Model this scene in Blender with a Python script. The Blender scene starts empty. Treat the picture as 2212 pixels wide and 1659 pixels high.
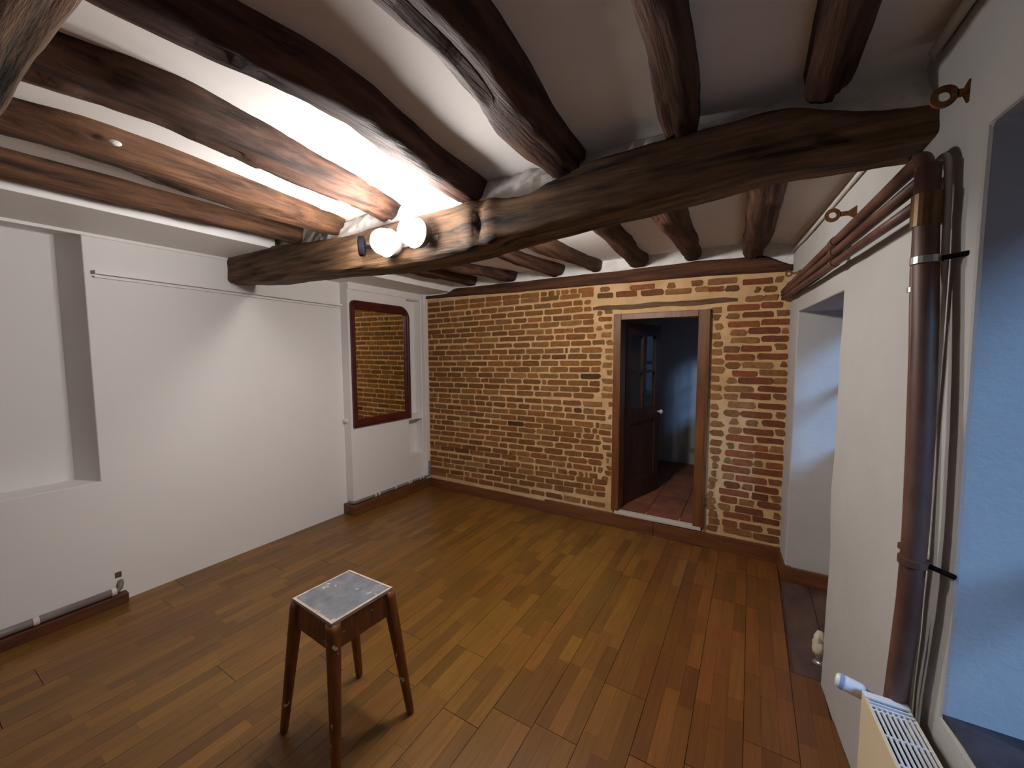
import bpy, bmesh, math, random
from mathutils import Vector, Matrix, noise
random.seed(7)
PI = math.pi
S = bpy.context.scene
COL = S.collection

# ---------------------------------------------------------------- camera, world, sky-gap lamp, exposure
cam_d = bpy.data.cameras.new('camera')
cam_d.sensor_fit = 'HORIZONTAL'; cam_d.sensor_width = 36.0
cam_d.lens = 36.0 * 860.789 / 2212.0
cam_d.clip_start = 0.02
cam = bpy.data.objects.new('camera', cam_d); COL.objects.link(cam)
YAW, PITCH, ROLL = -0.540997, -0.0736605, -0.0034845
_f = Vector((math.sin(YAW)*math.cos(PITCH), math.cos(YAW)*math.cos(PITCH), math.sin(PITCH)))
_r = Vector((math.cos(YAW), -math.sin(YAW), 0)); _u = _r.cross(_f)
_r2 = _r*math.cos(ROLL)+_u*math.sin(ROLL); _u2 = -_r*math.sin(ROLL)+_u*math.cos(ROLL)
m = Matrix((_r2, _u2, -_f)).transposed().to_4x4(); m.translation = (3.2712, 0.0, 1.5)
cam.matrix_world = m
S.camera = cam

w = bpy.data.worlds.new('dusk_sky'); S.world = w; w.use_nodes = True
bg = w.node_tree.nodes['Background']
bg.inputs[0].default_value = (0.20, 0.36, 0.75, 1); bg.inputs[1].default_value = 0.6
sun_d = bpy.data.lights.new('sky_gap_light', 'SUN'); sun_d.energy = 4.0; sun_d.angle = math.radians(17)  # blue sun lamp added in place of a bright strip of dusk sky
sun_d.color = (0.28, 0.53, 1.0)
sun = bpy.data.objects.new('sky_gap_light', sun_d); COL.objects.link(sun)
sun.rotation_euler = Vector((-1.0, 1.2, -0.85)).to_track_quat('-Z', 'Y').to_euler()
sun.location = (7, -4, 5)
VS = S.view_settings
VS.view_transform = 'Standard'; VS.look = 'None'; VS.gamma = 1.0; VS.use_curve_mapping = False
VS.exposure = -0.12
LAMP = 205.0

# ---------------------------------------------------------------- helpers
ORI = {}
def lin(r, g, b):
    f = lambda c: ((c/255+0.055)/1.055)**2.4 if c > 10 else c/255/12.92
    return (f(r), f(g), f(b), 1)

def mat(name, c1, c2=None, scale=(4, 4, 4), detail=5, ramp=(.35, .65), rough=.7, metal=0, spec=.5,
        bump=0, bscale=None, bdist=.01, attr=False, fleck=None, c3=None):
    M = bpy.data.materials.new(name); M.use_nodes = True
    nt = M.node_tree; N = nt.nodes; L = nt.links
    p = N['Principled BSDF']
    p.inputs['Roughness'].default_value = rough; p.inputs['Metallic'].default_value = metal
    p.inputs['Specular IOR Level'].default_value = spec
    geo = N.new('ShaderNodeNewGeometry')
    def nz(sc, det, rgh=.6):
        mp = N.new('ShaderNodeMapping'); mp.inputs['Scale'].default_value = sc
        L.new(geo.outputs['Position'], mp.inputs[0])
        n = N.new('ShaderNodeTexNoise'); n.inputs['Scale'].default_value = 1; n.inputs['Detail'].default_value = det
        n.inputs['Roughness'].default_value = rgh
        L.new(mp.outputs[0], n.inputs['Vector']); return n.outputs['Fac']
    out = None
    if c2 is not None:
        r = N.new('ShaderNodeValToRGB'); L.new(nz(scale, detail), r.inputs[0])
        r.color_ramp.elements[0].position = ramp[0]; r.color_ramp.elements[0].color = c1
        r.color_ramp.elements[1].position = ramp[1]; r.color_ramp.elements[1].color = c2
        if c3 is not None:
            e = r.color_ramp.elements.new((ramp[0]+ramp[1])/2); e.color = c3
        out = r.outputs[0]
    if attr:
        a = N.new('ShaderNodeAttribute'); a.attribute_name = 'Col'
        mx = N.new('ShaderNodeMix'); mx.data_type = 'RGBA'; mx.blend_type = 'MULTIPLY'; mx.inputs[0].default_value = 1
        L.new(a.outputs['Color'], mx.inputs[6])
        if out: L.new(out, mx.inputs[7])
        else: mx.inputs[7].default_value = c1
        out = mx.outputs[2]
    if fleck:
        fc, fs, lo = fleck
        r2 = N.new('ShaderNodeValToRGB'); L.new(nz(fs, 3, .5), r2.inputs[0])
        r2.color_ramp.elements[0].position = lo; r2.color_ramp.elements[1].position = lo+.03
        mx = N.new('ShaderNodeMix'); mx.data_type = 'RGBA'
        L.new(r2.outputs[0], mx.inputs[0])
        if out: L.new(out, mx.inputs[6])
        else: mx.inputs[6].default_value = c1
        mx.inputs[7].default_value = fc; out = mx.outputs[2]
    if out: L.new(out, p.inputs['Base Color'])
    else: p.inputs['Base Color'].default_value = c1
    if bump:
        b = N.new('ShaderNodeBump'); b.inputs['Strength'].default_value = bump; b.inputs['Distance'].default_value = bdist
        L.new(nz(bscale or scale, 6, .65), b.inputs['Height']); L.new(b.outputs[0], p.inputs['Normal'])
    return M

def obj(name, bm, material, parent=None, smooth=False, bevel=0, base=None):
    """link a bmesh (in world coordinates) as ONE mesh object, origin at its base"""
    bm.normal_update()
    me = bpy.data.meshes.new(name)
    vs = [v.co for v in bm.verts]
    if base is None:
        xs = [v.x for v in vs]; ys = [v.y for v in vs]; zs = [v.z for v in vs]
        base = Vector(((min(xs)+max(xs))/2, (min(ys)+max(ys))/2, min(zs)))
    base = Vector(base)
    bmesh.ops.translate(bm, verts=bm.verts, vec=-base)
    bm.to_mesh(me); bm.free()
    me.materials.append(material)
    o = bpy.data.objects.new(name, me); COL.objects.link(o)
    ORI[o] = base
    if parent:
        o.parent = parent; o.location = base - ORI[parent]
    else: o.location = base
    if smooth:
        for p in me.polygons: p.use_smooth = True
    if bevel:
        md = o.modifiers.new('bevel', 'BEVEL'); md.width = bevel; md.segments = 2; md.limit_method = 'ANGLE'
    return o

def thing(name, label, cat, loc, group=None):
    o = bpy.data.objects.new(name, None); COL.objects.link(o)
    o.location = loc; ORI[o] = Vector(loc); o['label'] = label; o['category'] = cat
    if group: o['group'] = group
    return o
def tag(o, label, cat, group=None):
    o['label'] = label; o['category'] = cat
    if group: o['group'] = group
    return o
def struct(o, label=None):
    o['kind'] = 'structure'
    if label: o['label'] = label
    return o

def bx(bm, x0, x1, y0, y1, z0, z1):
    v = [bm.verts.new((x, y, z)) for z in (z0, z1) for y in (y0, y1) for x in (x0, x1)]
    for f in ((0, 2, 3, 1), (4, 5, 7, 6), (0, 1, 5, 4), (2, 6, 7, 3), (0, 4, 6, 2), (1, 3, 7, 5)):
        bm.faces.new([v[i] for i in f])
    return bm
def box(*a): return bx(bmesh.new(), *a)
def hexa(bm, bot, top):
    """solid between two quads (lists of 4 points, same winding counter-clockwise from above)"""
    b = [bm.verts.new(p) for p in bot]; t = [bm.verts.new(p) for p in top]; n = len(b)
    bm.faces.new(b[::-1]); bm.faces.new(t)
    for i in range(n): bm.faces.new([b[i], b[(i+1) % n], t[(i+1) % n], t[i]])
    return bm
def tube(bm, pts, rad, n=14, cap=True):
    pts = [Vector(p) for p in pts]
    rads = rad if isinstance(rad, (list, tuple)) else [rad]*len(pts)
    rings = []; up = None
    for i, p in enumerate(pts):
        d = (pts[min(i+1, len(pts)-1)] - pts[max(i-1, 0)]).normalized()
        if up is None:
            up = d.orthogonal().normalized()
        up = (up - d*up.dot(d)).normalized(); sd = d.cross(up)
        rings.append([bm.verts.new(p + (up*math.cos(a)+sd*math.sin(a))*rads[i]) for a in [2*PI*k/n for k in range(n)]])
    for a, b in zip(rings, rings[1:]):
        for k in range(n): bm.faces.new([a[k], a[(k+1) % n], b[(k+1) % n], b[k]])
    if cap: bm.faces.new(rings[0][::-1]); bm.faces.new(rings[-1])
    return bm
def arc(c, r, a0, a1, ax1, ax2, n=8):
    c = Vector(c); ax1 = Vector(ax1); ax2 = Vector(ax2)
    return [c + ax1*r*math.cos(a0+(a1-a0)*i/n) + ax2*r*math.sin(a0+(a1-a0)*i/n) for i in range(n+1)]
def interp(tab, x):
    if x <= tab[0][0]: return tab[0][1]
    for (a, b), (c, d) in zip(tab, tab[1:]):
        if x <= c: return b + (d-b)*(x-a)/(c-a)
    return tab[-1][1]
def smoothi(tab, x, r=.06):
    return (interp(tab, x-r)+2*interp(tab, x)+interp(tab, x+r))/4
def wallgrid(us, vs, holes, fn, thick):
    """wall with rectangular openings. us, vs: grid lines; holes: (i,j) cells left open;
    fn(u, v, t) -> world point (t = 0 room face, 1 far face)"""
    bm = bmesh.new(); cache = {}
    def V(i, j, t):
        k = (i, j, t)
        if k not in cache: cache[k] = bm.verts.new(fn(us[i], vs[j], t*thick))
        return cache[k]
    nu, nv = len(us)-1, len(vs)-1
    solid = lambda i, j: 0 <= i < nu and 0 <= j < nv and (i, j) not in holes
    for i in range(nu):
        for j in range(nv):
            if not solid(i, j): continue
            bm.faces.new([V(i, j, 0), V(i+1, j, 0), V(i+1, j+1, 0), V(i, j+1, 0)])
            bm.faces.new([V(i, j, 1), V(i, j+1, 1), V(i+1, j+1, 1), V(i+1, j, 1)])
            if not solid(i-1, j): bm.faces.new([V(i, j, 0), V(i, j+1, 0), V(i, j+1, 1), V(i, j, 1)])
            if not solid(i+1, j): bm.faces.new([V(i+1, j, 0), V(i+1, j, 1), V(i+1, j+1, 1), V(i+1, j+1, 0)])
            if not solid(i, j-1): bm.faces.new([V(i, j, 0), V(i, j, 1), V(i+1, j, 1), V(i+1, j, 0)])
            if not solid(i, j+1): bm.faces.new([V(i, j+1, 0), V(i+1, j+1, 0), V(i+1, j+1, 1), V(i, j+1, 1)])
    bmesh.ops.recalc_face_normals(bm, faces=bm.faces)
    return bm
def fbm(p, o=4): return noise.fractal(Vector(p), 0.9, 2.0, o)
def RX(y): return 3.786 - 0.088*y            # face of the out-of-square right-hand wall
def setcol(bm, cols):
    """cols: list of (face list, colour)"""
    l = bm.loops.layers.float_color.get('Col') or bm.loops.layers.float_color.new('Col')
    for fs, c in cols:
        for f in fs:
            for lo in f.loops: lo[l] = c

# ---------------------------------------------------------------- materials
white = mat('white_wall_paint', (.80, .775, .755, 1), rough=.75, bump=.12, bscale=(60, 60, 60), bdist=.002)
ceil_m = mat('ceiling_plaster', (.85, .825, .80, 1), (.79, .75, .715, 1), scale=(1.2, 1.2, 1.2), rough=.9, bump=.15, bscale=(25, 25, 25), bdist=.004)
rough_white = mat('rough_lime_plaster', (.82, .81, .79, 1), (.68, .65, .62, 1), scale=(14, 14, 14), rough=.95, bump=.6, bscale=(40, 40, 40), bdist=.01)
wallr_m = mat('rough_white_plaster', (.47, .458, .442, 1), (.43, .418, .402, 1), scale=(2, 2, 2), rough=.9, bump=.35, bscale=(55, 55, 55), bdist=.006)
trimw = mat('white_gloss_paint', (.80, .775, .755, 1), rough=.5)
def woodbeam(name, ax, a=(24, 14, 10), b=(88, 58, 40)):
    sc = [26, 26, 26]; sc[ax] = 2.2; bs = [70, 70, 70]; bs[ax] = 5
    return mat(name, lin(*a), lin(*b), scale=sc, detail=8, ramp=(.34, .72), rough=.66, spec=.25, bump=.9, bscale=bs, bdist=.012)
beam_x = woodbeam('dark_oak_across', 0, (24, 14, 11), (142, 108, 78))
beam_y = woodbeam('dark_oak_joist', 1, (36, 21, 17), (112, 78, 60))
beam_yw = woodbeam('warm_oak_joist', 1, (46, 27, 19), (128, 90, 64))
mortar_m = mat('sand_lime_mortar', lin(214, 178, 132), lin(194, 156, 110), scale=(7, 7, 7), rough=.95, bump=.5, bscale=(70, 70, 70), bdist=.006)
brick_m = mat('old_brick', (1, 1, 1, 1), (.66, .62, .58, 1), scale=(30, 30, 30), detail=6, rough=.9, bump=.5, bscale=(80, 80, 80), bdist=.005, attr=True)
stave_m = mat('oak_stave', (1, 1, 1, 1), (.78, .74, .70, 1), scale=(60, 4, 10), detail=5, rough=.36, bump=.05, bscale=(90, 6, 10), bdist=.001, attr=True)
base_m = mat('varnished_skirting', lin(112, 70, 34), lin(88, 50, 24), scale=(4, 4, 30), rough=.5)
base_dk = mat('dark_skirting', lin(98, 56, 30), lin(74, 38, 20), scale=(4, 4, 30), rough=.5)
frame_m = mat('orange_varnish_door_frame', lin(120, 74, 34), lin(88, 48, 22), scale=(40, 40, 3), rough=.45, bump=.1, bscale=(60, 60, 4), bdist=.002)
leaf_m = mat('dark_door_paint', lin(70, 42, 34), lin(52, 30, 25), scale=(20, 20, 3), rough=.5)
mahog = mat('mahogany_frame', lin(86, 30, 24), lin(58, 18, 16), scale=(20, 8, 8), rough=.32)
pipe_m = mat('brown_pipe_paint', lin(104, 72, 60), lin(76, 46, 36), scale=(12, 12, 5), rough=.5, bump=.1, bscale=(30, 30, 30), bdist=.002)
rust = mat('rusty_iron', lin(140, 96, 52), lin(92, 56, 30), scale=(40, 40, 40), rough=.8, metal=.2, bump=.3, bscale=(80, 80, 80), bdist=.002)
grey_pipe = mat('grey_plastic_pipe', lin(128, 116, 112), lin(112, 100, 98), scale=(8, 8, 8), rough=.45)
cond_w = mat('painted_conduit', lin(206, 200, 192), rough=.6)
cond_g = mat('grey_conduit', lin(150, 146, 140), rough=.5)
black = mat('black_metal', (.004, .004, .006, 1), rough=.9, spec=.05)
silver = mat('brushed_metal', lin(170, 168, 165), rough=.35, metal=.8)
rad_m = mat('warm_lit_radiator_enamel', lin(226, 212, 178), rough=.4)  # the cream cast is warm lamplight put into the panel colour
radw_m = mat('white_radiator_grille', lin(226, 226, 226), rough=.4)
dark_in = mat('dark_radiator_inside', lin(28, 30, 40), rough=.8)
plastic = mat('white_plastic', lin(228, 230, 236), rough=.4)
tile_m = mat('worn_dark_floor', lin(92, 68, 58), lin(56, 40, 38), scale=(9, 4, 9), rough=.6, bump=.2, bscale=(30, 14, 30), bdist=.004)
hall_tile = mat('hall_clay_tile', lin(140, 88, 62), lin(112, 66, 48), scale=(10, 10, 10), rough=.6, attr=True)
slate = mat('dark_slate_sill', lin(62, 58, 66), lin(40, 38, 46), scale=(20, 20, 20), rough=.65, bump=.4, bscale=(50, 50, 50), bdist=.004)
porcelain = mat('porcelain', lin(230, 228, 222), rough=.2)
stoolw = mat('stool_wood', lin(128, 72, 30), lin(92, 47, 19), scale=(50, 50, 6), rough=.42, fleck=(lin(205, 190, 175), (26, 26, 20), .665))
stooltop = mat('worn_blue_grey_lino', lin(92, 95, 104), lin(124, 126, 130), scale=(14, 14, 14), rough=.6, fleck=(lin(180, 178, 174), (22, 22, 22), .64))
stoolrim = mat('paint_smeared_rim', lin(190, 182, 174), lin(172, 140, 112), scale=(30, 30, 30), rough=.6)
lampgrey = mat('grey_lamp_metal', lin(120, 112, 108), rough=.4, metal=.3)
mir = mat('mirror_glass', (.74, .66, .44, 1), rough=.03, metal=1)
def emis(name, c, s):
    M = bpy.data.materials.new(name); M.use_nodes = True
    p = M.node_tree.nodes['Principled BSDF']; p.inputs['Base Color'].default_value = (.9, .9, .9, 1)
    p.inputs['Emission Color'].default_value = c; p.inputs['Emission Strength'].default_value = s
    return M
bulb_m = emis('lit_bulb', (1, .955, .925, 1), LAMP)
rear_m = emis('lit_rear_bulb', (1, .945, .90, 1), LAMP*2.2)
spot_m = emis('lit_spot_face', (1, .955, .925, 1), LAMP*1.9)
def glassmat():
    M = bpy.data.materials.new('window_glass'); M.use_nodes = True
    nt = M.node_tree; N = nt.nodes; N.remove(N['Principled BSDF'])
    t = N.new('ShaderNodeBsdfTransparent'); t.inputs[0].default_value = (.92, .95, .95, 1)
    g = N.new('ShaderNodeBsdfGlossy'); g.inputs['Roughness'].default_value = .02
    x = N.new('ShaderNodeMixShader'); x.inputs[0].default_value = .07
    nt.links.new(t.outputs[0], x.inputs[1]); nt.links.new(g.outputs[0], x.inputs[2])
    nt.links.new(x.outputs[0], N['Material Output'].inputs[0]); return M
glass = glassmat()
# ---------------------------------------------------------------- the room shell
D = 3.365
sub = obj('floor', box(-.2, 4.3, -2.8, 3.36, -.12, -.011), base_dk); struct(sub)
rs = random.Random(3)
def stave_col(x, y):
    v = rs.uniform(.72, 1.28)
    red = max(0, min(1, (x-2.3)/1.0))*.8 + rs.uniform(-.12, .35)
    red += .45*max(0, fbm((x*1.3, y*1.3, 4)))
    red = max(0, min(1, red))
    a = (.190, .092, .014); b = (.170, .060, .014)
    return tuple((a[i]*(1-red)+b[i]*red)*v for i in range(3)) + (1,)
staves = []
SW = .061
nb = 21
for b in range(nb):
    ends = []; y = -1.3 + rs.uniform(-.9, 0)
    while y < 3.4: ends.append(y); y += rs.uniform(1.1, 2.0)
    ends.append(3.7)
    for k in range(3):
        x0 = b*3*SW + k*SW; x1 = x0+SW
        for ya, yb in zip(ends, ends[1:]):
            n = max(1, round((yb-ya)/rs.uniform(.22, .38)))
            cuts = [ya] + sorted(ya+(yb-ya)*(i+rs.uniform(-.28, .28))/n for i in range(1, n)) + [yb]
            for i, (p, q) in enumerate(zip(cuts, cuts[1:])):
                pe = .0012 if i == 0 else .0003; qe = .0012 if i == n-1 else .0003
                p = p+pe; q = q-qe
                p = max(p, -1.3); q = min(q, D-.004)
                if q-p < .03: continue
                xa = x0+(.0011 if k == 0 else .0003); xb = x1-(.0011 if k == 2 else .0003)
                ym = (p+q)/2
                lim = RX(ym)+.01
                if q > 2.2:
                    if xa > 3.45: 
                        if p >= 2.2-.1: continue
                        q = min(q, 2.2)
                    else: lim = 3.487
                xb = min(xb, lim)
                if xb-xa < .01: continue
                staves.append((xa, xb, p, q, rs.uniform(-.0006, 0)))
cp = Vector((3.27, 0, 1.5))
def pxarea(s):
    dx, dy = (s[0]+s[1])/2-cp.x, (s[2]+s[3])/2
    d = dx*_f.x+dy*_f.y-1.5*_f.z
    u = (dx*_r.x+dy*_r.y)/max(d, .01); v = (dx*_u.x+dy*_u.y-1.5*_u.z)/max(d, .01)
    if d < .2 or abs(u) > 1.32 or v < -1.0: return -1/(1+abs(d))
    return (s[1]-s[0])*(s[3]-s[2])*1.5/d**3
staves.sort(key=pxarea, reverse=True)
def stave_bm(bm, s):
    n0 = len(bm.faces)
    xa, xb, p, q, dz = s
    bx(bm, xa, xb, p, q, -.011, dz)
    bm.faces.ensure_lookup_table()
    setcol(bm, [(bm.faces[n0:], stave_col((xa+xb)/2, (p+q)/2))])
for s in staves[:300]:
    bm = bmesh.new(); stave_bm(bm, s); obj('floor_stave', bm, stave_m, sub)
bm = bmesh.new()
for s in staves[300:]: stave_bm(bm, s)
o = obj('floor_staves_far', bm, stave_m, sub); o['kind'] = 'stuff'
# boards behind the camera, too far out of view to pick apart
bm = box(0, 3.9, -2.6, -1.3, -.011, -.0005); setcol(bm, [(list(bm.faces), (.18, .09, .03, 1))])
obj('floor_board_panel', bm, stave_m, sub)
# worn dark floor in the first window recess: three old boards
recess = obj('floor_recess', box(3.488, 4.1, 2.17, 3.125, -.011, -.006), tile_m); struct(recess)
for i in range(3):
    x0 = 3.492+i*.15
    obj('recess_board', box(x0, x0+.146, 2.205, 3.118, -.006, -.001+.001*i), tile_m, recess, bevel=.002)

# ceiling with a sag towards the right-hand wall
bm = bmesh.new(); nx, ny = 46, 60; g = []
for j in range(ny+1):
    row = []
    for i in range(nx+1):
        x = -.3+4.6*i/nx; y = -2.8+6.3*j/ny
        z = 2.302 + .006*fbm((x*1.2, y*1.2, 0))
        if y > 1.6: z -= .012+max(0, min(1, (x-3.28)/.3))*.075
        row.append(bm.verts.new((x, y, z)))
    g.append(row)
for j in range(ny):
    for i in range(nx): bm.faces.new([g[j][i], g[j+1][i], g[j+1][i+1], g[j][i+1]])
ceiling = obj('ceiling', bm, ceil_m, smooth=True); struct(ceiling)
md = ceiling.modifiers.new('thick', 'SOLIDIFY'); md.thickness = .15; md.offset = -1

# brick wall
us = [.02, 2.28, 2.985, 3.9]; vs = [-.1, .118, 1.83, 2.11]
wall_back = obj('wall_back', wallgrid(us, vs, {(1, 1)}, lambda u, v, t: (u, D+t, v), .13), mortar_m)
struct(wall_back)
obj('plaster_band', box(.02, 3.9, D-.004, D+.13, 2.11, 2.44), rough_white, wall_back)
COURSES=[
(20527,28,[340,541,737,939,1139,1346,1557,1639,1715,1767,1851,1933,2086]),
(19886,147,[344,542,729,935,1140,1342,1557,1758,1962,2086]),
(19263,137,[279,475,676,768,878,1082,1485,1681,1884,1984,2066]),
(18666,147,[382,485,586,786,996,1194,1392,1594,1790,1986,2067]),
(18114,98,[310,511,653,857,1050,1260,1425,1583,1685,1882,2088]),
(17454,176,[349,553,753,946,1151,1346,1550,1761,1975,2089]),
(17000,78,[211,403,611,805,1007,1206,1404,1605,1695,1897,2090]),
(16410,78,[316,507,706,903,1103,1510,1709,1815,2016,2114]),
(15725,136,[255,455,661,858,1056,1461,1662,1866,2065,2189]),
(15140,117,[211,408,610,812,1003,1404,1605,1806,1852,1965,2166]),
(14580,117,[302,500,699,893,1094,1288,1362,1456,1574,1673,1834,2034,2160]),
(13963,126,[363,556,753,957,1158,1362,1558,1756,1961,2158]),
(13341,155,[273,471,667,863,1054,1251,1457,1655,1853,2053,2155]),
(12786,136,[225,424,625,833,1025,1228,1420,1546,1756,1956,2156]),
(12298,68,[276,477,674,873,971,1172,1370,1574,1634,1840,2040,2153]),
(11666,97,[318,516,714,908,1112,1478,1559,1761,1963,2152]),
(11064,125,[226,430,614,816,893,1099,1494,1688,1891,2097]),
(10482,65,[292,486,582,791,979,1179,1384,1583,1787,1982,2179]),
(9953,9,[290,490,600,713,795,933,1024,1179,1312,1457,1587,1685,1803,1896,1988,2102,2207]),
(9289,56,[227,423,620,817,1019,1215,1420,1620,1820,2017,2208]),
(8770,0,[323,517,711,914,1107,1304,1511,1713,1901,2101,2151]),
(8068,84,[219,400,599,794,996,1197,1386,1586,1790,1994,2073,2135]),
(7496,102,[254,331,524,714,913,1111,1519,1709,1915,1989,2105,2153]),
(6848,167,[206,390,595,791,982,1177,1377,1570,1767,1969,2167]),
(6236,185,[323,527,724,920,1114,1513,1710,1903,2099,2147]),
(5633,176,[298,506,702,896,1093,1201,1397,1598,1805,1990,2189]),
(4966,213,[224,418,613,809,1004,1205,1303,1453,1645,1843,2041,2176]),
(4563,120,[309,514,714,907,1113,1503,1693,1831,1895,2087,2129,2187]),
(3847,157,[272,426,562,760,962,1156,1343,1503,1546,1742,1849,1945,2010,2049,2140]),
(3180,248,[347,458,661,902,1106,1503,1704,1923,2099,2226]),
(2647,212,[343,516,627,824,1022,1219,1413,1613,1808,2008,2079,2210]),
(1942,303,[442,640,728,916,1127,1514,1704,1917,2114,2214]),
(1577,46,[639,830,1216,1457,1617,1987,2031,2212]),
]
ODD=[(2968,3159,2034,44),(3200,3377,2013,43),(3397,3444,2014,42),(2883,2967,1990,45),(2969,3077,1982,44),(3082,3176,1976,44),
(3272,3306,1956,42),(3323,3407,1952,42),(3222,3321,1892,42),(3325,3416,1893,42),(3105,3304,1834,44),(3313,3442,1842,43),
(3102,3178,1776,44),(3205,3392,1779,42),(3409,3488,1782,43),(3112,3308,1714,45),(3319,3490,1722,42),(3132,3228,1654,44),
(3245,3432,1663,43),(3451,3495,1658,42),(3134,3312,1597,45),(3326,3497,1604,42),(3089,3186,1533,45),(3201,3387,1538,44),
(3406,3476,1550,43),(3098,3287,1474,45),(3304,3484,1480,44),(3108,3195,1414,45),(3213,3403,1419,44),(3441,3481,1426,42),
(3150,3306,1356,44),(3320,3502,1366,43),(3117,3180,1303,45),(3191,3403,1305,44),(3412,3504,1307,42),(3098,3290,1242,45),
(3317,3499,1248,44),(3105,3192,1182,46),(3207,3397,1193,44),(3412,3501,1198,42),(3007,3071,1826,44),(3008,3060,1773,46),
(3030,3086,1702,46),(3015,3067,1634,46),(3023,3077,1573,46),(3011,3076,1513,46),(3013,3094,1444,46),(3007,3096,1380,46),
(3006,3071,1315,46),(3016,3081,1245,46),(3010,3092,1177,47),(3131,3305,1125,44),(3321,3491,1126,43),(3017,3066,1102,46),
(3106,3203,1059,46),(3214,3411,1059,45),(3426,3496,1067,44),(3019,3065,1039,46),(3142,3205,999,46),(3258,3329,997,45),
(3348,3501,1001,45),(3021,3108,970,48),(3137,3224,933,46),(3238,3422,936,44),(3437,3507,943,43),(3016,3110,902,47),
(3125,3307,875,46),(3321,3497,877,44),(3022,3099,826,46),(3134,3188,814,46),(3209,3392,815,45),(3405,3496,818,43),
(3027,3094,763,48),(3126,3305,758,47),(3312,3501,764,45),(3036,3089,703,47),(3124,3161,701,46),(3175,3301,699,45),
(3314,3371,702,45),(3385,3498,697,44),(3034,3073,649,48),(3102,3290,638,47),(3303,3503,646,45),(3043,3075,586,47),
(3107,3182,579,47),(3200,3394,576,45),(3404,3500,581,44),(3016,3073,531,48),(3123,3228,516,47),(3242,3301,517,46),
(3321,3465,515,46),(3018,3057,485,47),(3090,3289,459,46),(3307,3408,458,45),(3421,3483,460,44),(3012,3052,423,47),
(3099,3212,401,47),(3222,3321,399,46),(3344,3485,404,45),(2999,3071,374,49),(3097,3173,340,47),(3201,3378,340,46),
(3439,3482,336,44),(3001,3072,325,48),(3124,3308,285,46),(3319,3480,286,45),(3021,3088,271,48),(3118,3218,219,47),
(3235,3382,218,46),(3408,3483,218,44),(3022,3097,211,48),(3127,3319,166,48),(3327,3485,159,45),(3017,3092,156,48),
(2388,2588,2043,47),(2133,2224,2053,48),(2677,2739,2035,45),(2849,2937,2038,44),(2115,2249,2000,48),(2273,2446,1997,47),
(2479,2658,1992,46),(2668,2856,1987,44),(2105,2152,1851,42),(2182,2244,1863,41),(2122,2241,1800,43),(2103,2157,1725,43),
(2177,2246,1734,42),(2154,2243,1665,43),(2198,2251,1601,42),(2190,2252,1529,42),(2197,2250,1472,42),(2168,2251,1407,43),
(2202,2248,1342,43),(2166,2253,1270,42),(2174,2254,1202,42),(2161,2258,1143,42),(2223,2256,1071,41),(2221,2257,960,40),
(2158,2249,874,41),(2142,2246,817,40),(2170,2250,758,41),(2174,2255,689,40),(2209,2252,628,42),(2206,2237,573,41),
(2218,2254,508,42),(2205,2255,463,40),(2175,2229,409,41)]
rb = random.Random(11)
bricks = []     # x0, x1, zc, slope, h, tone
DARK = {(13, 1960), (21, 1200)}
for ci, (z0, sl, js) in enumerate(COURSES):
    z0 /= 1e4; sl /= 1e4
    js = [.155] + [j/1000 for j in js]
    full = [js[0]]
    for j in js[1:]:
        while j-full[-1] > .29: full.append(full[-1]+(j-full[-1])/round((j-full[-1])/.2))
        full.append(j)
    for a, b in zip(full, full[1:]):
        m_ = rb.uniform(.006, .011)
        bricks.append((a+m_, b-m_, z0+sl*(a+b)/2, sl, rb.uniform(.040, .046), 'l'))
for x0, x1, z, h in ODD:
    x0, x1, z, h = x0/1000, x1/1000, z/1000, h/1000
    if x1 > 3.49: x1 = 3.485
    kind = 'q' if (x1-x0 < .10) else 'r'
    bricks.append((x0, x1, z, -.01, h*rb.uniform(.92, 1.04), kind))
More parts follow.
